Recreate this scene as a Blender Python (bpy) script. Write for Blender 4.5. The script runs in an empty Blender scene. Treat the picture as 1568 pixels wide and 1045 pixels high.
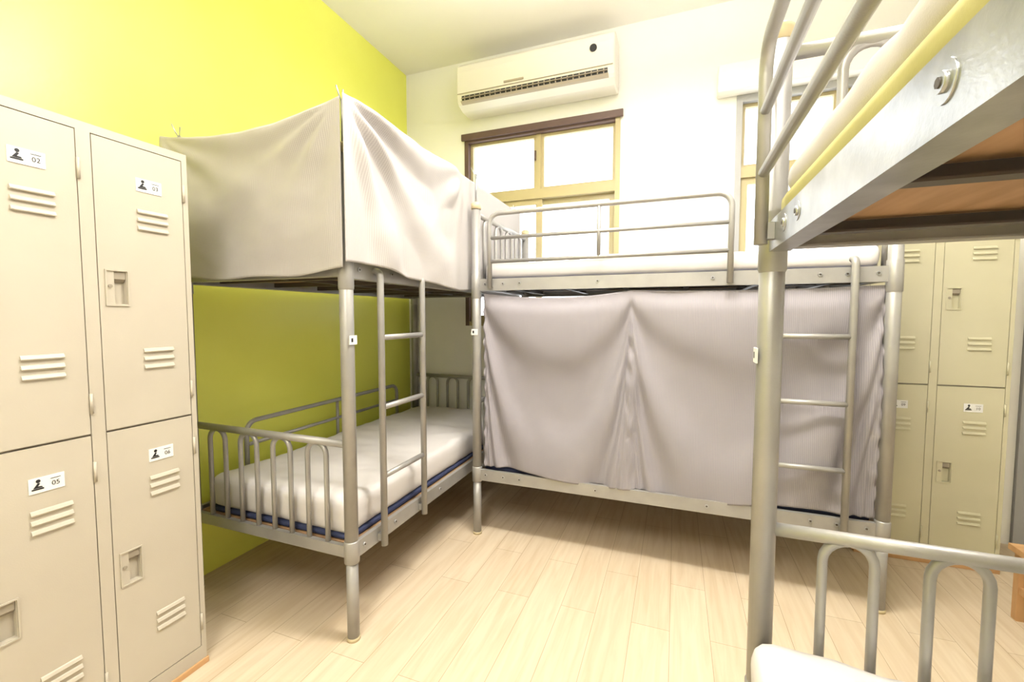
import bpy, math, random
import bmesh
from mathutils import Vector, Matrix, noise
random.seed(3)
S = bpy.context.scene
COL = S.collection
S.view_settings.view_transform = 'Standard'
S.view_settings.exposure = 0.15

# ------------------------------------------------------------ materials
def new_mat(name, color, rough=0.5, metal=0.0, spec=0.5):
    m = bpy.data.materials.new(name); m.use_nodes = True
    b = m.node_tree.nodes['Principled BSDF']
    b.inputs['Base Color'].default_value = (*color, 1)
    b.inputs['Roughness'].default_value = rough
    b.inputs['Metallic'].default_value = metal
    b.inputs['Specular IOR Level'].default_value = spec
    return m
def noise_var(m, c1, c2, scale=4.0, bump=0.0, bscale=80.0, stretch=(1,1,1), detail=4):
    nt = m.node_tree; N = nt.nodes; L = nt.links
    b = N['Principled BSDF']
    tc = N.new('ShaderNodeTexCoord'); mp = N.new('ShaderNodeMapping')
    mp.inputs['Scale'].default_value = stretch
    L.new(tc.outputs['Object'], mp.inputs['Vector'])
    n = N.new('ShaderNodeTexNoise'); n.inputs['Scale'].default_value = scale; n.inputs['Detail'].default_value = detail
    L.new(mp.outputs[0], n.inputs['Vector'])
    r = N.new('ShaderNodeValToRGB'); r.color_ramp.elements[0].position = .35; r.color_ramp.elements[1].position = .68
    r.color_ramp.elements[0].color = (*c1, 1); r.color_ramp.elements[1].color = (*c2, 1)
    L.new(n.outputs['Fac'], r.inputs['Fac']); L.new(r.outputs['Color'], b.inputs['Base Color'])
    if bump > 0:
        n2 = N.new('ShaderNodeTexNoise'); n2.inputs['Scale'].default_value = bscale
        L.new(tc.outputs['Object'], n2.inputs['Vector'])
        bp = N.new('ShaderNodeBump'); bp.inputs['Strength'].default_value = bump; bp.inputs['Distance'].default_value = .002
        L.new(n2.outputs['Fac'], bp.inputs['Height']); L.new(bp.outputs['Normal'], b.inputs['Normal'])
    return m
M = {}
M['lime'] = noise_var(new_mat('lime_wall_paint', (.8,.84,.07), .32, 0, .5), (.84,.87,.14), (.87,.90,.165), 2, .15, 60)
M['white'] = noise_var(new_mat('white_wall_paint', (.86,.84,.78), .6), (.88,.87,.83), (.90,.89,.85), 2, .15, 60)
M['ceil'] = noise_var(new_mat('ceiling_paint', (.85,.82,.75), .7), (.90,.875,.83), (.91,.885,.85), 2, .1, 60)
M['metal'] = noise_var(new_mat('silver_painted_steel', (.5,.47,.42), .42, .4), (.345,.335,.32), (.395,.385,.37), 9, .1, 300)
M['galv'] = noise_var(new_mat('galvanised_rail', (.6,.6,.58), .30, .8), (.36,.37,.39), (.52,.53,.55), 14, .1, 200)
M['dark'] = new_mat('dark_steel', (.10,.085,.075), .5, .5)
M['cap'] = new_mat('plastic_cap', (.55,.46,.28), .5)
M['black'] = new_mat('black_plastic', (.015,.015,.018), .5)
M['locker'] = noise_var(new_mat('locker_paint', (.62,.54,.40), .45), (.47,.425,.345), (.505,.46,.375), 3, .08, 250)
M['locker2'] = noise_var(new_mat('locker_paint_green', (.62,.60,.36), .45), (.53,.50,.35), (.57,.54,.38), 3, .08, 250)
M['lockin'] = new_mat('locker_recess', (.30,.26,.20), .5)
M['sticker'] = new_mat('sticker_white', (.80,.80,.79), .5)
M['ply'] = noise_var(new_mat('plywood', (.42,.22,.09), .6), (.33,.19,.09), (.46,.28,.15), 3, .1, 60, (1,8,1))
M['orange'] = noise_var(new_mat('orange_wood', (.75,.38,.12), .5), (.50,.28,.12), (.60,.36,.17), 4, .1, 60, (1,7,1))
M['blue'] = new_mat('navy_fabric', (.035,.045,.11), .85)
M['lemon'] = noise_var(new_mat('lemon_mattress_cover', (.74,.64,.24), .75), (.50,.46,.19), (.58,.53,.23), 5, .1, 200)
M['acw'] = new_mat('ac_plastic', (.82,.79,.73), .35)
M['acg'] = new_mat('ac_louvre', (.42,.36,.28), .45)
M['brown'] = new_mat('window_brown_frame', (.11,.065,.055), .5)
M['winf'] = new_mat('window_cream_frame', (.44,.37,.20), .45)
M['wing'] = new_mat('window_grey_frame', (.36,.36,.36), .45)
M['door'] = new_mat('door_grey', (.17,.155,.17), .5)

def fabric(name, c1, c2, stripe=220.0, axis='X'):
    m = new_mat(name, c1, .9, 0, .15)
    nt = m.node_tree; N = nt.nodes; L = nt.links; b = N['Principled BSDF']
    b.inputs['Sheen Weight'].default_value = .05
    uv = N.new('ShaderNodeTexCoord')
    w = N.new('ShaderNodeTexWave'); w.wave_type = 'BANDS'; w.bands_direction = axis
    w.inputs['Scale'].default_value = stripe; w.inputs['Distortion'].default_value = .6; w.inputs['Detail Scale'].default_value = .5
    L.new(uv.outputs['UV'], w.inputs['Vector'])
    w2 = N.new('ShaderNodeTexWave'); w2.wave_type = 'BANDS'; w2.bands_direction = 'Y'
    w2.inputs['Scale'].default_value = stripe*1.3; w2.inputs['Distortion'].default_value = 1.0
    L.new(uv.outputs['UV'], w2.inputs['Vector'])
    n = N.new('ShaderNodeTexNoise'); n.inputs['Scale'].default_value = 5; L.new(uv.outputs['Object'], n.inputs['Vector'])
    mx = N.new('ShaderNodeMixRGB'); mx.inputs[1].default_value = (*c1, 1); mx.inputs[2].default_value = (*c2, 1)
    L.new(w.outputs['Fac'], mx.inputs[0])
    mx2 = N.new('ShaderNodeMixRGB'); mx2.blend_type = 'MULTIPLY'; mx2.inputs[0].default_value = .10
    L.new(mx.outputs[0], mx2.inputs[1]); L.new(n.outputs['Fac'], mx2.inputs[2])
    mx3 = N.new('ShaderNodeMixRGB'); mx3.blend_type = 'MULTIPLY'; mx3.inputs[0].default_value = .05
    L.new(mx2.outputs[0], mx3.inputs[1]); L.new(w2.outputs['Fac'], mx3.inputs[2]); L.new(mx3.outputs[0], b.inputs['Base Color'])
    bp = N.new('ShaderNodeBump'); bp.inputs['Strength'].default_value = .2; bp.inputs['Distance'].default_value = .002
    L.new(w.outputs['Fac'], bp.inputs['Height']); L.new(bp.outputs['Normal'], b.inputs['Normal'])
    return m
M['curt'] = fabric('seersucker_curtain', (.54,.51,.495), (.45,.425,.415), 40)
M['curtg'] = fabric('grey_seersucker_curtain', (.37,.345,.37), (.30,.28,.305), 44)
M['sheet'] = noise_var(new_mat('white_bedsheet', (.80,.76,.72), .9, 0, .2), (.68,.65,.64), (.73,.70,.69), 3, .2, 500)

def floor_mat():
    m = new_mat('light_wood_planks', (.8,.64,.42), .5, 0, .35)
    nt = m.node_tree; N = nt.nodes; L = nt.links; b = N['Principled BSDF']
    tc = N.new('ShaderNodeTexCoord'); mp = N.new('ShaderNodeMapping'); mp.inputs['Rotation'].default_value = (0,0,math.radians(90))
    L.new(tc.outputs['Object'], mp.inputs['Vector'])
    br = N.new('ShaderNodeTexBrick'); br.inputs['Scale'].default_value = 1; br.inputs['Brick Width'].default_value = .92; br.inputs['Row Height'].default_value = .153
    br.inputs['Mortar Size'].default_value = .0014; br.inputs['Mortar Smooth'].default_value = .3; br.inputs['Bias'].default_value = 0
    br.offset = .37; br.offset_frequency = 2
    br.inputs['Color1'].default_value = (.69,.58,.43,1); br.inputs['Color2'].default_value = (.64,.53,.385,1); br.inputs['Mortar'].default_value = (.42,.32,.21,1)
    L.new(mp.outputs[0], br.inputs['Vector'])
    mp2 = N.new('ShaderNodeMapping'); mp2.inputs['Scale'].default_value = (22,1.6,1); L.new(tc.outputs['Object'], mp2.inputs['Vector'])
    n = N.new('ShaderNodeTexNoise'); n.inputs['Scale'].default_value = 1.6; n.inputs['Detail'].default_value = 6; n.inputs['Distortion'].default_value = .8; L.new(mp2.outputs[0], n.inputs['Vector'])
    r = N.new('ShaderNodeValToRGB'); r.color_ramp.elements[0].position = .3; r.color_ramp.elements[1].position = .62
    r.color_ramp.elements[0].color = (.82,.75,.66,1); r.color_ramp.elements[1].color = (1,1,1,1)
    L.new(n.outputs['Fac'], r.inputs['Fac'])
    mx = N.new('ShaderNodeMixRGB'); mx.blend_type = 'MULTIPLY'; mx.inputs[0].default_value = .65
    L.new(br.outputs['Color'], mx.inputs[1]); L.new(r.outputs[0], mx.inputs[2]); L.new(mx.outputs[0], b.inputs['Base Color'])
    return m
M['floor'] = floor_mat()
def glass_mat():
    m = bpy.data.materials.new('window_glass'); m.use_nodes = True
    nt = m.node_tree; N = nt.nodes; L = nt.links; N.clear()
    o = N.new('ShaderNodeOutputMaterial'); t = N.new('ShaderNodeBsdfTransparent'); g = N.new('ShaderNodeBsdfGlossy'); g.inputs['Roughness'].default_value = .05
    mx = N.new('ShaderNodeMixShader'); mx.inputs[0].default_value = .06
    L.new(t.outputs[0], mx.inputs[1]); L.new(g.outputs[0], mx.inputs[2]); L.new(mx.outputs[0], o.inputs[0])
    return m
M['glass'] = glass_mat()
def emis(name, c, s):
    m = bpy.data.materials.new(name); m.use_nodes = True
    b = m.node_tree.nodes['Principled BSDF']; b.inputs['Base Color'].default_value = (*c,1)
    b.inputs['Emission Color'].default_value = (*c,1); b.inputs['Emission Strength'].default_value = s
    return m
M['lamp'] = emis('fluorescent_tube', (1,.95,.85), 6)

# ------------------------------------------------------------ mesh builder
class MB:
    def __init__(s): s.v=[]; s.f=[]; s.m=[]; s.sm=[]; s.mats=[]
    def mi(s, k):
        if k not in s.mats: s.mats.append(k)
        return s.mats.index(k)
    def face(s, idx, k, smooth=False):
        s.f.append(idx); s.m.append(s.mi(k)); s.sm.append(smooth)
    def box(s, a, b, k):
        x0,x1 = sorted((a[0],b[0])); y0,y1 = sorted((a[1],b[1])); z0,z1 = sorted((a[2],b[2]))
        n=len(s.v)
        s.v += [(x0,y0,z0),(x1,y0,z0),(x1,y1,z0),(x0,y1,z0),(x0,y0,z1),(x1,y0,z1),(x1,y1,z1),(x0,y1,z1)]
        for q in [(0,3,2,1),(4,5,6,7),(0,1,5,4),(1,2,6,5),(2,3,7,6),(3,0,4,7)]:
            s.face([n+i for i in q], k)
    def tube(s, pts, r, k, seg=12, caps=True):
        pts=[Vector(p) for p in pts]; n=len(pts)
        tans=[]
        for i in range(n):
            t=Vector((0,0,0))
            if i>0: t+=(pts[i]-pts[i-1]).normalized()
            if i<n-1: t+=(pts[i+1]-pts[i]).normalized()
            tans.append(t.normalized())
        t0=tans[0]; ref=Vector((0,0,1)) if abs(t0.z)<.9 else Vector((1,0,0))
        u=t0.cross(ref).normalized()
        rings=[]
        for i in range(n):
            t=tans[i]; u=(u-t*u.dot(t)).normalized(); w=t.cross(u)
            rr = r[i] if isinstance(r,(list,tuple)) else r
            st=len(s.v)
            for j in range(seg):
                a=2*math.pi*j/seg
                s.v.append(tuple(pts[i]+rr*(math.cos(a)*u+math.sin(a)*w)))
            rings.append(st)
        for i in range(n-1):
            for j in range(seg):
                a=rings[i]+j; b=rings[i]+(j+1)%seg; c=rings[i+1]+(j+1)%seg; d=rings[i+1]+j
                s.face([a,b,c,d],k,True)
        if caps:
            s.face([rings[0]+j for j in reversed(range(seg))],k)
            s.face([rings[-1]+j for j in range(seg)],k)
    def prism(s, prof, x0, x1, k):
        n=len(s.v); m=len(prof)
        s.v += [(x0,y,z) for y,z in prof] + [(x1,y,z) for y,z in prof]
        for i in range(m):
            j=(i+1)%m; s.face([n+i,n+m+i,n+m+j,n+j],k)
        s.face([n+i for i in range(m)],k); s.face([n+m+i for i in reversed(range(m))],k)
    def poly(s, pts, k):
        n=len(s.v); s.v += [tuple(p) for p in pts]; s.face(list(range(n,n+len(pts))),k)
    def obj(s, name, parent=None, bevel=0):
        me=bpy.data.meshes.new(name); me.from_pydata(s.v,[],s.f)
        for k in s.mats: me.materials.append(M[k])
        me.polygons.foreach_set('material_index', s.m); me.polygons.foreach_set('use_smooth', s.sm)
        me.update()
        bm=bmesh.new(); bm.from_mesh(me); bmesh.ops.recalc_face_normals(bm, faces=bm.faces); bm.to_mesh(me); bm.free()
        o=bpy.data.objects.new(name, me); COL.objects.link(o)
        if parent: o.parent=parent
        if bevel:
            md=o.modifiers.new('bevel','BEVEL'); md.width=bevel; md.segments=2; md.limit_method='ANGLE'; md.angle_limit=math.radians(50)
        return o
def empty(name, loc, rz=0):
    e=bpy.data.objects.new(name,None); e.empty_display_size=.1; COL.objects.link(e)
    e.location=loc; e.rotation_euler=(0,0,math.radians(rz)); return e
def fillet(pts, r, n=6):
    pts=[Vector(p) for p in pts]; out=[pts[0]]
    for i in range(1,len(pts)-1):
        a,b,c=pts[i-1],pts[i],pts[i+1]
        d1=(a-b).normalized(); d2=(c-b).normalized()
        cc=b+(d1+d2)*r
        for k in range(n+1):
            t=k/n*math.pi/2
            out.append(cc-d2*r*math.cos(t)-d1*r*math.sin(t))
    out.append(pts[-1]); return out

# ------------------------------------------------------------ room
XL,XR,YB,YF,H = -2.19,2.75,3.25,-2.1,3.34
T=.14
b=MB(); b.box((XL-T,YF-T,-.1),(XR+T,YB+T,0),'floor'); b.obj('floor')
b=MB(); b.box((XL-T,YF-T,H),(XR+T,YB+T,H+.1),'ceil'); b.obj('ceiling')
b=MB(); b.box((XL-T,YF-T,0),(XL,YB+T,H),'lime'); b.obj('wall_left')
b=MB(); b.box((XR,YF-T,0),(XR+T,YB+T,H),'white'); b.obj('wall_right')
b=MB(); b.box((XL,YF-T,0),(XR,YF,H),'white'); b.obj('wall_front')
W1=(-1.635,-.40,1.22,2.74); W2=(.34,1.50,1.22,2.73); D1=(1.80,2.60,0,2.1)
b=MB(); x=XL
for (a,c,z0,z1) in (W1,W2,D1):
    b.box((x,YB,0),(a,YB+T,H),'white')
    if z0>0: b.box((a,YB,0),(c,YB+T,z0),'white')
    b.box((a,YB,z1),(c,YB+T,H),'white'); x=c
b.box((x,YB,0),(XR,YB+T,H),'white'); b.obj('wall_back')

def window(name, w, fm, outer):
    a,c,z0,z1 = w; e=empty(name,((a+c)/2,YB,z0)); ox=(a+c)/2
    A,C,Z=a-ox,c-ox,z1-z0
    b=MB(); f=.035; th=f+.01
    y0,y1=-.012,.09
    b.box((A,y0,0),(A+f,y1,Z),outer); b.box((C-f,y0,0),(C,y1,Z),fm)
    b.box((A+f,y0,Z-th),(C-f,y1,Z),outer); b.box((A+f,y0,0),(C-f,y1,f),fm)
    zt=2.24-z0
    b.box((A+f,.0,zt-.035),(C-f,.08,zt+.035),fm)
    m=.0
    b.box((m-.018,.02,zt+.035),(m+.018,.07,Z-th),fm)
    for (p,q) in ((A+f,m-.018),(m+.018,C-f)):
        b.box((p,.03,zt+.035),(p+.022,.06,Z-th),fm); b.box((q-.022,.03,zt+.035),(q,.06,Z-th),fm)
        b.box((p+.022,.03,Z-th-.022),(q-.022,.06,Z-th),fm); b.box((p+.022,.03,zt+.035),(q-.022,.06,zt+.055),fm)
    b.box((m-.03,.008,zt+.26),(m-.018,.024,zt+.33),'brown')
    for i,(p,q) in enumerate(((A+f,m+.03),(m-.03,C-f))):
        y=.02+.03*i
        for (u,v_) in ((p,p+.045),(q-.045,q)): b.box((u,y,f),(v_,y+.025,zt-.035),fm)
        b.box((p+.045,y,zt-.075),(q-.045,y+.025,zt-.035),fm); b.box((p+.045,y,f),(q-.045,y+.025,f+.05),fm)
    b.obj('frame',e)
    g=MB(); g.box((A+f,.046,f),(C-f,.048,zt-.04),'glass'); g.box((A+f,.044,zt+.04),(C-f,.046,Z-th-.002),'glass'); g.obj('glass_panes',e)
    return e
window('window_1',W1,'winf','brown')
b=MB(); b.box((W1[0]-.02,YB-.035,W1[3]-.03),(W1[1]+.02,YB-.014,W1[3]+.02),'brown'); b.obj('trim_1',None,.003)
window('window_2',W2,'winf','wing')
b=MB(); b.box((W2[0]-.12,YB-.10,W2[3]+.0),(W2[1]+.1,YB-.001,W2[3]+.17),'white'); b.obj('trim_2',None,.008)

# door
e=empty('door_1',((D1[0]+D1[1])/2,YB,0))
b=MB(); w=.398
b.box((-w,-.02,0),(-w+.05,.1,2.098),'wing'); b.box((w-.05,-.02,0),(w,.1,2.098),'wing'); b.box((-w+.05,-.02,2.05),(w-.05,.1,2.098),'wing')
b.box((-w+.055,.03,.025),(w-.055,.07,2.045),'door')
for z0,z1 in ((.15,.95),(1.1,1.95)):
    b.box((-w+.14,.022,z0),(w-.14,.03,z1),'dark')
b.tube(fillet([(-w+.1,.03,.98),(-w+.1,-.02,.98),(-w+.1,-.02,1.14),(-w+.1,.03,1.14)],.012),.008,'galv')
b.box((-w+.05,-.02,0),(w-.05,.1,.02),'wing')
b.obj('door_leaf',e)

# ------------------------------------------------------------ air conditioner
e=empty('air_conditioner',(-1.0,YB,2.87))
b=MB(); w=.585; k_=.82
def sc(pr): return [(y,z*k_) for y,z in pr]
prof=[(-.002,.0),(-.15,.0),(-.215,.025),(-.232,.045),(-.24,.10),(-.245,.30),(-.235,.36),(-.205,.395),(-.16,.405),(-.002,.405)]
b.prism(sc(prof),-w,w,'acw'); b.obj('body',e,.012)
b=MB()
b.prism(sc([(-.20,.040),(-.236,.048),(-.2425,.092),(-.20,.098)]),-w+.045,w-.045,'black')
for i in range(26):
    xx=-w+.07+i*(2*w-.14)/25
    b.box((xx-.003,-.246,.052*k_),(xx+.003,-.23,.088*k_),'acg')
b.box((-w+.045,-.252,.068*k_),(w-.045,-.24,.073*k_),'acg')
b.prism(sc([(-.20,.022),(-.236,.030),(-.252,.044),(-.244,.048),(-.20,.036)]),-w+.04,w-.04,'acg')
b.obj('outlet_louvre',e)
b=MB()
b.box((-w+.01,-.2465,.112*k_),(w-.01,-.235,.116*k_),'acg')
b.tube([(w-.14,-.22,.265*k_),(w-.14,-.252,.265*k_)],.024,'black',20)
b.box((-.2,-.2475,.135*k_),(-.05,-.235,.150*k_),'acg')
b.obj('front_details',e)

# ------------------------------------------------------------ bunks
def arch(b, p0, p1, z0, z1, r, k):
    p0=Vector(p0); p1=Vector(p1); c=(p0+p1)/2; R=(p1-p0).length/2; d=(p1-p0).normalized()
    pts=[(p0.x,p0.y,z0),(p0.x,p0.y,(z0+z1-R)/2)]
    for i in range(11):
        a=math.pi*i/10
        q=c-d*R*math.cos(a); pts.append((q.x,q.y,z1-R+R*math.sin(a)))
    pts+= [(p1.x,p1.y,(z0+z1-R)/2),(p1.x,p1.y,z0)]
    b.tube(pts,r,k,10)
def side_rail(b, p0, p1, z0, z1, inward, k='metal', thick=.004, fl=.03):
    x0,y0=p0; x1,y1=p1; ix,iy=inward
    o_,i_=-.012,-.012+thick*2
    b.box((x0+ix*o_,y0+iy*o_,z0),(x1+ix*i_,y1+iy*i_,z1),k)
    b.box((x0+ix*i_,y0+iy*i_,z0),(x1+ix*fl,y1+iy*fl,z0+thick),k)
    b.box((x0+ix*i_,y0+iy*i_,z1-thick),(x1+ix*.008,y1+iy*.008,z1),k)
def bunk(loc, rz, L, W, guard, ladder, rods=(), wall_guard=None, topz=1.94, railmat='metal', gy=-.037, ltop=1.545):
    e=empty('bunk_bed',loc,rz)
    b=MB(); PR=.0265
    for ci,(x,y) in enumerate(((0,0),(L,0),(0,W),(L,W))):
        b.tube([(x,y,0.013),(x,y,.335)],PR-.003,'metal',20)
        b.tube([(x,y,.0),(x,y,.014)],PR,'cap',20)
        b.tube([(x,y,.325),(x,y,topz)],PR,'metal',20)
        b.tube([(x,y,1.40),(x,y,1.405),(x,y,1.535),(x,y,1.54)],[PR,PR+.003,PR+.003,PR],'metal',20,False)
        b.tube([(x,y,.318),(x,y,.322),(x,y,.405),(x,y,.41)],[PR-.002,PR+.003,PR+.003,PR],'metal',20)
        b.tube([(x,y,topz-.03),(x,y,topz+.002),(x,y,topz+.012)],[PR+.003,PR+.003,PR-.012],'cap',20)
        if ci in rods:
            b.tube([(x,y,topz),(x,y,2.11)],.007,'galv',8)
            b.tube([(x-.03,y,2.15),(x-.015,y,2.12),(x,y,2.10),(x+.006,y,2.15)],.003,'galv',6)
    b.obj('posts',e)
    b=MB()
    for z0,z1 in ((.33,.395),(1.445,1.512)):
        side_rail(b,(PR,0),(L-PR,0),z0,z1,(0,1),railmat); side_rail(b,(PR,W),(L-PR,W),z0,z1,(0,-1),railmat)
        side_rail(b,(0,PR),(0,W-PR),z0+.008,z1-.01,(1,0)); side_rail(b,(L,PR),(L,W-PR),z0+.008,z1-.01,(-1,0))
        zc=(z0+z1)/2+.004
        for xx in (.06,.17,.27,L*.36,L*.64,L-.27,L-.17,L-.06):
            b.tube([(xx,-.010,zc),(xx,-.0165,zc)],.0085,'galv',12)
            b.tube([(xx,-.016,zc),(xx,-.0175,zc)],.0045,'dark',8)
        if railmat=='galv':
            for xx in (.17,.27,L*.36): b.tube([(xx,-.011,zc),(xx,-.0135,zc)],.017,'galv',18)
            b.tube(fillet([(.045,-.012,zc-.012),(.045,-.022,zc-.012),(.045,-.022,zc+.016),(.045,-.012,zc+.016)],.004,3),.003,'sticker',8)
    b.obj('bed_rails',e)
    b=MB()
    for z in (.342,1.457):
        n=6
        for i in range(n):
            xx=.16+(L-.32)*i/(n-1)
            b.box((xx-.014,.022,z),(xx+.014,W-.022,z+.004),'dark'); b.box((xx-.014,.022,z+.004),(xx-.010,W-.022,z+.024),'dark')
        b.box((.02,W/2-.012,z+.005),(L-.02,W/2+.012,z+.0235),'dark')
    b.obj('cross_bars',e)
    b=MB()
    for z in (.3665,1.482):
        n=2
        for i in range(n):
            b.box((.022+(L-.044)*i/n+.002,.012,z),(.022+(L-.044)*(i+1)/n-.002,W-.012,z+.012),'ply')
    b.obj('plywood_base',e)
    b=MB()
    for x in (0,L):
        for zt,zb in ((.795,.385),(1.885,1.50)):
            b.tube([(x,.02,zt),(x,W-.02,zt)],.0155,'metal',14)
            for f in (.183,.392,.602,.812):
                c=W*f; arch(b,(x,c-.049,0),(x,c+.049,0),zb,zt-.006,.0105,'metal')
    b.obj('end_boards',e)
    b=MB(); g0,g1=guard; y=gy
    b.tube(fillet([(g0,y,1.455),(g0,y,1.87),(g1,y,1.87),(g1,y,1.455)],.06),.0135,'metal',14)
    for z in (1.735,1.605): b.tube([(g0,y,z),(g1,y,z)],.0105,'metal',12)
    b.tube([((g0+g1)/2,y,1.605),((g0+g1)/2,y,1.87)],.0105,'metal',12)
    for x in (g0,g1): b.box((x-.012,min(y+.011,-.008),1.465),(x+.012,-.0125,1.50),'metal')
    b.obj('guard_rail',e)
    if wall_guard:
        b=MB(); g0,g1=wall_guard; y=W-.03
        b.tube(fillet([(g0,y,.38),(g0,y,.75),(g1,y,.75),(g1,y,.38)],.06),.0125,'metal',14)
        b.tube([(g0,y,.63),(g1,y,.63)],.010,'metal',12)
        b.tube([((g0+g1)/2,y,.40),((g0+g1)/2,y,.75)],.010,'metal',12)
        b.obj('wall_side_rail',e)
    b=MB(); l0,l1=ladder; y=-.04
    for x in (l0,l1):
        b.tube(fillet([(x,y,.32),(x,y,ltop),(x,-.004,ltop)],.025),.0145,'metal',14)
        b.box((x-.011,-.03,.34),(x+.011,-.013,.37),'metal')
    for z in (.62,.915,1.21):
        b.tube([(l0,y,z),(l1,y,z)],.012,'metal',12)
    b.obj('ladder',e)
    b=MB(); b.box((-.020,-.0300,1.19),(.020,-.0262,1.225),'sticker'); b.box((-.012,-.0306,1.20),(-.002,-.0301,1.215),'black'); b.obj('number_tag',e)
    return e

bl=bunk((-1.19,1.345,0),90,1.86,.92,(.62,1.74),(.155,.47),rods=(0,1,2),wall_guard=(.25,1.55),gy=.02,ltop=1.485)
b2=bunk((-1.09,2.30,0),0,1.95,.87,(.10,1.32),(1.50,1.80),rods=(0,))
b3=bunk((.205,1.16,0),-90,1.98,.93,(.075,1.30),(1.50,1.80),railmat='galv')

def rbox(b, lo, hi, r, k, step=.025, amp=0.0, seed=0):
    lo=Vector(lo); hi=Vector(hi); c=(lo+hi)/2; h=(hi-lo)/2
    def disp(p):
        q=p-c; inn=Vector([max(-(h[i]-r),min(h[i]-r,q[i])) for i in range(3)])
        d=q-inn
        if d.length>1e-9: q=inn+d.normalized()*r
        p2=c+q
        if amp:
            sx=Vector((p2.x*2.2+seed,p2.y*3.1,seed*1.7))
            w=noise.noise(sx)*.9+abs(noise.noise(Vector((p2.x*7+seed,p2.y*5+p2.z*6,3))))*.8+noise.noise(Vector((p2.x*16,p2.y*13,seed+p2.z*14)))*.3
            nrm=d.normalized() if d.length>1e-9 else Vector((0,0,1))
            tz=(p2.z-lo.z)/(hi.z-lo.z)
            p2=p2+Vector((nrm.x*.6,nrm.y*.6,nrm.z))*w*amp*(.3+.7*tz)
        return p2
    n=[max(2,int(round((hi[i]-lo[i])/step))) for i in range(3)]
    n[2]=max(6,n[2])
    for ax in range(3):
        u,v=[(1,2),(2,0),(0,1)][ax]
        for s in (0,1):
            st=len(b.v)
            for i in range(n[u]+1):
                for j in range(n[v]+1):
                    p=Vector((0,0,0)); p[ax]=(lo,hi)[s][ax]
                    fu=.5-.5*math.cos(math.pi*i/n[u]) if n[u]<12 else i/n[u]
                    fv=.5-.5*math.cos(math.pi*j/n[v]) if n[v]<12 else j/n[v]
                    p[u]=lo[u]+(hi[u]-lo[u])*fu; p[v]=lo[v]+(hi[v]-lo[v])*fv
                    b.v.append(tuple(disp(p)))
            for i in range(n[u]):
                for j in range(n[v]):
                    a=st+i*(n[v]+1)+j
                    b.face([a,a+n[v]+1,a+n[v]+2,a+1],k,True)
def weld(o):
    bm=bmesh.new(); bm.from_mesh(o.data); bmesh.ops.remove_doubles(bm,verts=bm.verts,dist=.0004); bmesh.ops.recalc_face_normals(bm,faces=bm.faces); bm.to_mesh(o.data); bm.free()
def mattress(bunk_e, L, W, z, th, seed, base='blue', bth=.028, y0=.040, by0=.036):
    Mx=Matrix.Translation(bunk_e.location)@Matrix.Rotation(bunk_e.rotation_euler.z,4,'Z')
    b=MB()
    rbox(b,(.03,by0,z),(L-.03,W-.036,z+bth),min(.012,bth*.45),base,.06)
    rbox(b,(.034,y0,z+bth-.004),(L-.034,W-.04,z+bth+th),min(.035,th*.45),'sheet',.02,.016,seed)
    o=b.obj('mattress'); weld(o)
    o.matrix_world=Mx
    return o
ZL,ZU=.3795,1.495
mattress(bl,1.86,.90,ZL,.14,1,bth=.024)
mattress(bl,1.86,.90,ZU,.09,2)
mattress(b2,1.95,.87,ZL,.12,3)
mattress(b2,1.95,.87,ZU,.094,4,bth=.022)
mattress(b3,1.98,.93,ZL,.125,5,y0=-.022)
mattress(b3,1.98,.93,ZU,.07,6,'lemon',.068,y0=.012,by0=.004)

# ------------------------------------------------------------ curtains
def cloth(name, fn, nu, nv, mat, su, sv):
    me=bpy.data.meshes.new(name); vs=[]; fs=[]
    for i in range(nu+1):
        for j in range(nv+1): vs.append(tuple(fn(i/nu,j/nv)))
    for i in range(nu):
        for j in range(nv):
            a=i*(nv+1)+j; fs.append((a,a+nv+1,a+nv+2,a+1))
    me.from_pydata(vs,[],fs); me.materials.append(M[mat])
    uvl=me.uv_layers.new(name='UVMap')
    for p in me.polygons:
        p.use_smooth=True
        for li in p.loop_indices:
            vi=me.loops[li].vertex_index; uvl.data[li].uv=((vi//(nv+1))/nu*su,(vi%(nv+1))/nv*sv)
    o=bpy.data.objects.new(name,me); COL.objects.link(o)
    md=o.modifiers.new('thickness','SOLIDIFY'); md.thickness=.0015; md.offset=0
    return o
def ss(a,b,x):
    t=max(0,min(1,(x-a)/(b-a))); return t*t*(3-2*t)
def radial(s,t,cs,ct,k,ph,R):
    dx,dy=s-cs,t-ct; r=math.hypot(dx,dy)+1e-5; a=math.atan2(dy,abs(dx)+1e-6)
    return math.sin(a*k+ph)*math.exp(-r/R)*ss(0,.25,r)
def f_end(s,t):
    x=-2.155+s*(1.0); ztop=2.095-.055*4*s*(1-s); zb=1.475-.022*math.sin(math.pi*s)+.006*math.sin(s*14)
    z=ztop+(zb-ztop)*t
    w=.011*radial(s,t,1,0,13,0,.7)+.011*radial(s,t,0,0,11,1,.7)+.009*math.sin(t*9+3*s+2*math.sin(s*5))*t*(1-t)*3
    w+=.006*noise.noise(Vector((s*4,t*4,1)))+.004*noise.noise(Vector((s*11,t*9,4)))
    ed=1-ss(.9,1,s)
    return Vector((x,1.292-(w)*ed,z))
cloth('privacy_curtain',f_end,110,60,'curt',.98,.6)
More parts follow.
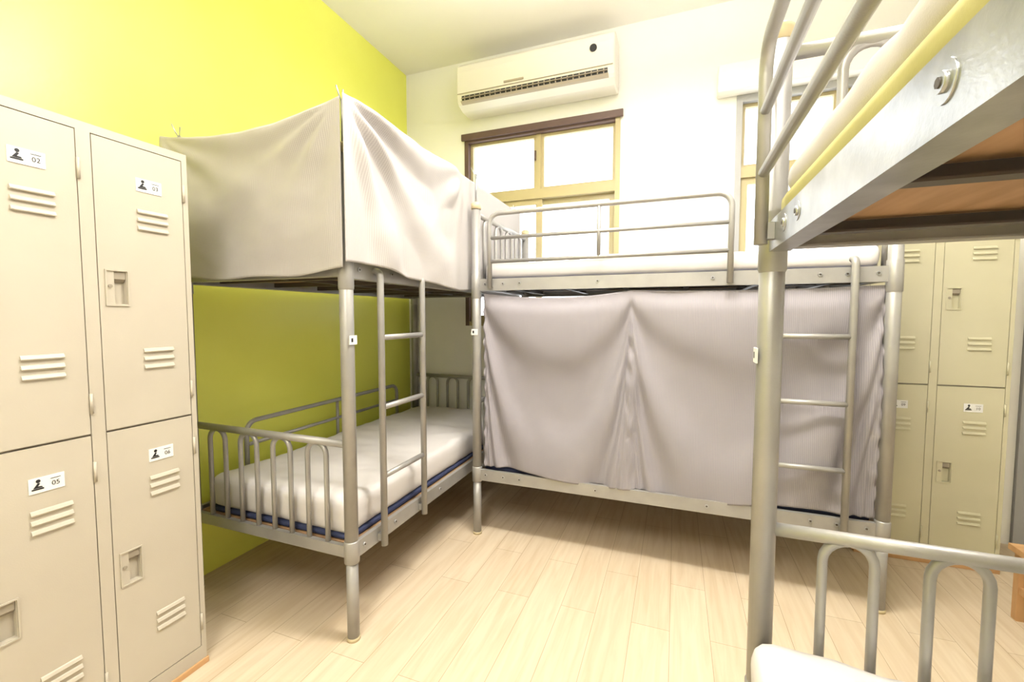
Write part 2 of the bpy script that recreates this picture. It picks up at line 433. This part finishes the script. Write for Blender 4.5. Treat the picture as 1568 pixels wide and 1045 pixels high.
def f_side(s,t):
    y=1.292+s*1.913; sag=.018*math.sin(math.pi*min(1,s*2))**2
    ztop=2.105-sag-.02*s; zb=1.50-.055*ss(0,.45,s)+.005*math.sin(s*25)
    z=ztop+(zb-ztop)*t
    w=.036*radial(s*1.9,t*.6,0,0,12,.5,.9)+.018*radial(s*1.9,t*.6,.95,0,10,1,.4)+.010*noise.noise(Vector((s*9,t*3,2)))+.004*noise.noise(Vector((s*22,t*7,5)))
    w+=.009*math.sin(s*30+t*5)*t*(1-s)
    k=(1-.85*ss(.42,.5,s))*ss(0,.04,s)
    return Vector((-1.142+(.012+max(-.014,w))*k-.006*ss(.42,.5,s),y,z))
cloth('privacy_curtain',f_side,150,60,'curt',1.88,.6)
def f_low(s,t):
    x=-1.045+s*1.88
    a,c=(0,.44) if s<.44 else (.44,1.0)
    p=(s-a)/(c-a); q=4*p*(1-p)
    D=t
    top=1.432-(.032*q if s<.44 else .010*q)
    zb=.425-.03*ss(.0,.5,s)+.03*ss(.5,1,s)-.012+.008*math.sin(s*17)
    z=top+(zb-top)*t
    ph=D/(.06+.50*q**.7)
    w=.050*math.sin(ph*4.3+.3)*math.exp(-D*.8)*(.25+.75*min(1,q*1.3))*ss(0,.10,D)*(1 if s<.44 else .8)
    w+=.022*math.exp(-((s-.438-.012*math.sin(t*5))/.016)**2)*ss(.1,.5,t)
    w+=.010*math.exp(-((s-.40)/.018)**2)*ss(.3,.9,t)
    w-=.012*math.exp(-((s-.465)/.016)**2)*ss(.2,.8,t)
    w+=.008*math.sin(s*38+2*math.sin(t*3+s*4))*t*ss(.0,.1,s)
    w+=.022*math.sin((s-.9)*40-t*5)*ss(.80,.97,s)*ss(0,.3,t)
    w+=.012*noise.noise(Vector((s*6,t*2.5,7)))+.004*noise.noise(Vector((s*20,t*6,9)))
    w=.031*math.tanh(w/.031)
    return Vector((x,2.306-w,z))
cloth('privacy_curtain',f_low,220,120,'curtg',1.88,1.0)

# ------------------------------------------------------------ lockers
def locker(loc, rz, nc, cw, depth, H_, mat, nums):
    e=empty('locker_cabinet',loc,rz)
    Wd=nc*cw; base=.022
    b=MB(); b.box((-.004,-.006,0),(Wd+.004,depth,base),'orange'); b.obj('wood_plinth',e,.002)
    b=MB()
    b.box((0,.022,base),(Wd,depth,H_),mat)
    st=.017; zmid=.945; d0=base+.055; d1=H_-.028
    for i in range(nc+1):
        xa=max(0,i*cw-st); xb=min(Wd,i*cw+st); b.box((xa,0,d0-.003),(xb,.022,d1+.003),mat)
    b.box((0,0,base),(Wd,.022,d0-.003),mat); b.box((0,0,d1+.003),(Wd,.022,H_),mat)
    for i in range(nc): b.box((i*cw+st,.008,zmid-.002),((i+1)*cw-st,.0219,zmid+.002),'lockin')
    b.obj('cabinet_body',e)
    b=MB(); lb=MB(); hw=MB()
    for i in range(nc):
        x0=i*cw+st+.0025; x1=(i+1)*cw-st-.0025
        for lo,hi,up in ((zmid+.0035,d1,True),(d0,zmid-.0035,False)):
            zc=(1.387 if up else .494); hx=i*cw+.074; hw_,hh=.016,.050
            b.box((x0,0,lo),(hx-hw_,.020,hi),mat); b.box((hx+hw_,0,lo),(x1,.020,hi),mat)
            b.box((hx-hw_,0,lo),(hx+hw_,.020,zc-hh),mat); b.box((hx-hw_,0,zc+hh),(hx+hw_,.020,hi),mat)
            rx0,rx1=hx-hw_-.024,hx+hw_+.006
            for (u,v_,s0,s1) in ((rx0,rx0+.004,zc-hh-.006,zc+hh+.006),(rx1-.004,rx1,zc-hh-.006,zc+hh+.006)):
                hw.box((u,-.004,s0),(v_,0.001,s1),mat)
            hw.box((rx0+.004,-.004,zc+hh+.002),(rx1-.004,.001,zc+hh+.006),mat); hw.box((rx0+.004,-.004,zc-hh-.006),(rx1-.004,.001,zc-hh-.002),mat)
            hw.box((hx-hw_,.0165,zc-hh),(hx+hw_,.0195,zc+hh),mat)
            hw.prism([(.002,zc+hh*.55),(.012,zc+hh*.35),(.012,zc+hh*.98),(.002,zc+hh*.98)],hx-hw_+.001,hx+hw_-.001,'lockin')
            hw.tube([(hx-hw_-.011,-.0035,zc+.005),(hx-hw_-.011,.001,zc+.005)],.0055,'lockin',12)
            vx0=i*cw+.128; vx1=i*cw+.217
            for vz in ((1.61,1.16) if up else (.733,.264)):
                for k in (-1,0,1):
                    z=vz+k*.027
                    hw.prism([(0.001,z+.008),(-.003,z+.005),(-.007,z-.003),(-.006,z-.006),(.001,z-.005)],vx0,vx1,mat)
            for hz in (lo+.09,hi-.11):
                hw.tube([(x1+.004,-.003,hz-.03),(x1+.004,-.003,hz+.03)],.0042,mat,10)
            lz=1.722 if up else .836; lx=i*cw+.128; lw=.074
            lb.box((lx,-.0022,lz-.021),(lx+lw,.0005,lz+.021),'sticker')
            yy=-.0030
            lb.poly([(lx+.005,yy,lz-.012),(lx+.030,yy,lz-.012),(lx+.030,yy,lz-.008),(lx+.005,yy,lz-.008)],'black')
            lb.poly([(lx+.008,yy,lz-.007),(lx+.015,yy,lz-.007),(lx+.023,yy,lz+.005),(lx+.018,yy,lz+.007)],'black')
            lb.poly([(lx+.015,yy,lz-.007),(lx+.028,yy,lz-.007),(lx+.026,yy,lz-.003),(lx+.017,yy,lz-.002)],'black')
            lb.poly([(lx+.019+.005*math.cos(a*math.pi/5),yy,lz+.012+.005*math.sin(a*math.pi/5)) for a in range(10)],'black')
            lb.poly([(lx+.044,yy,lz+.0105),(lx+.066,yy,lz+.0105),(lx+.066,yy,lz+.012),(lx+.044,yy,lz+.012)],'black')
            num=nums[(i, up)]
            cu=bpy.data.curves.new('num','FONT'); cu.body=num; cu.size=.018; cu.align_x='CENTER'; cu.align_y='CENTER'
            to=bpy.data.objects.new('tmp',cu); COL.objects.link(to)
            dg=bpy.context.evaluated_depsgraph_get(); me=bpy.data.meshes.new_from_object(to.evaluated_get(dg))
            bpy.data.objects.remove(to)
            me.materials.clear(); me.materials.append(M['black'])
            tn=bpy.data.objects.new('number_'+num,me); COL.objects.link(tn); tn.parent=e
            tn.location=(lx+.055,-.0032,lz-.003); tn.rotation_euler=(math.pi/2,0,0)
    b.obj('doors',e); hw.obj('latches_vents_hinges',e); lb.obj('number_labels',e)
    return e
locker((-1.628,.197,0),90,3,.287,.53,1.865,'locker',{(0,True):'01',(1,True):'02',(2,True):'03',(0,False):'04',(1,False):'05',(2,False):'06'})
locker((.945,2.85,0),0,2,.30,.36,1.84,'locker2',{(0,True):'07',(1,True):'08',(0,False):'09',(1,False):'10'})

# ------------------------------------------------------------ wooden stool at right
e=empty('wooden_stool',(1.535,2.32,0))
b=MB(); SH=.32
b.box((-.17,-.15,SH-.025),(.17,.15,SH),'orange')
for sx in (-1,1):
    for sy in (-1,1):
        b.box((sx*.14-.015,sy*.12-.015,0),(sx*.14+.015,sy*.12+.015,SH-.025),'orange')
    b.box((sx*.14-.01,-.105,.12),(sx*.14+.01,.105,.15),'orange')
b.box((-.125,-.13,SH-.07),(.125,-.11,SH-.03),'orange'); b.box((-.125,.11,SH-.07),(.125,.13,SH-.03),'orange')
b.obj('stool_frame',e)

# ------------------------------------------------------------ lamps (twin fluorescent battens, hung low for an added ceiling fill)
def lamp(x,y,power,up,rz=0):
    e=empty('ceiling_lamp',(x,y,H),rz)
    b=MB(); dz=-.36
    b.box((-.09,-.62,dz-.04),(.09,.62,dz),'white')
    for sx in (-.045,.045): b.tube([(sx,-.58,dz-.058),(sx,.58,dz-.058)],.014,'lamp',12)
    for sy in (-.6,.6): b.box((-.07,sy-.015,dz-.075),(.07,sy+.015,dz-.041),'white')
    for sy in (-.45,.45): b.tube([(0,sy,dz),(0,sy,-.001)],.006,'galv',8)
    b.obj('fixture',e)
    for nm,en,zz,rx in (('lamp_light_down',power,dz-.09,0),('ceiling_fill_light',up,dz+.02,math.pi)):  # upward area light is added fill to brighten the ceiling, not tube output
        l=bpy.data.lights.new(nm,'AREA'); l.shape='RECTANGLE'; l.size=.2; l.size_y=1.2; l.energy=en; l.color=(1,.96,.89)
        o=bpy.data.objects.new(nm,l); COL.objects.link(o); o.parent=e; o.location=(0,0,zz); o.rotation_euler=(rx,0,0)
lamp(-.05,1.50,50,66,90)
lamp(-.45,-.6,36,48,0)

# ------------------------------------------------------------ world
w=bpy.data.worlds.new('World'); S.world=w; w.use_nodes=True
bg=w.node_tree.nodes['Background']; bg.inputs[0].default_value=(.93,.97,1,1); bg.inputs[1].default_value=4.0

# ------------------------------------------------------------ camera
cd=bpy.data.cameras.new('camera'); cd.sensor_width=36; cd.lens=665/1568*36; cd.clip_start=.02
co=bpy.data.objects.new('camera',cd); COL.objects.link(co)
co.location=(0,0,1.3); co.rotation_euler=(math.radians(86.7),0,math.radians(20.7))
S.camera=co
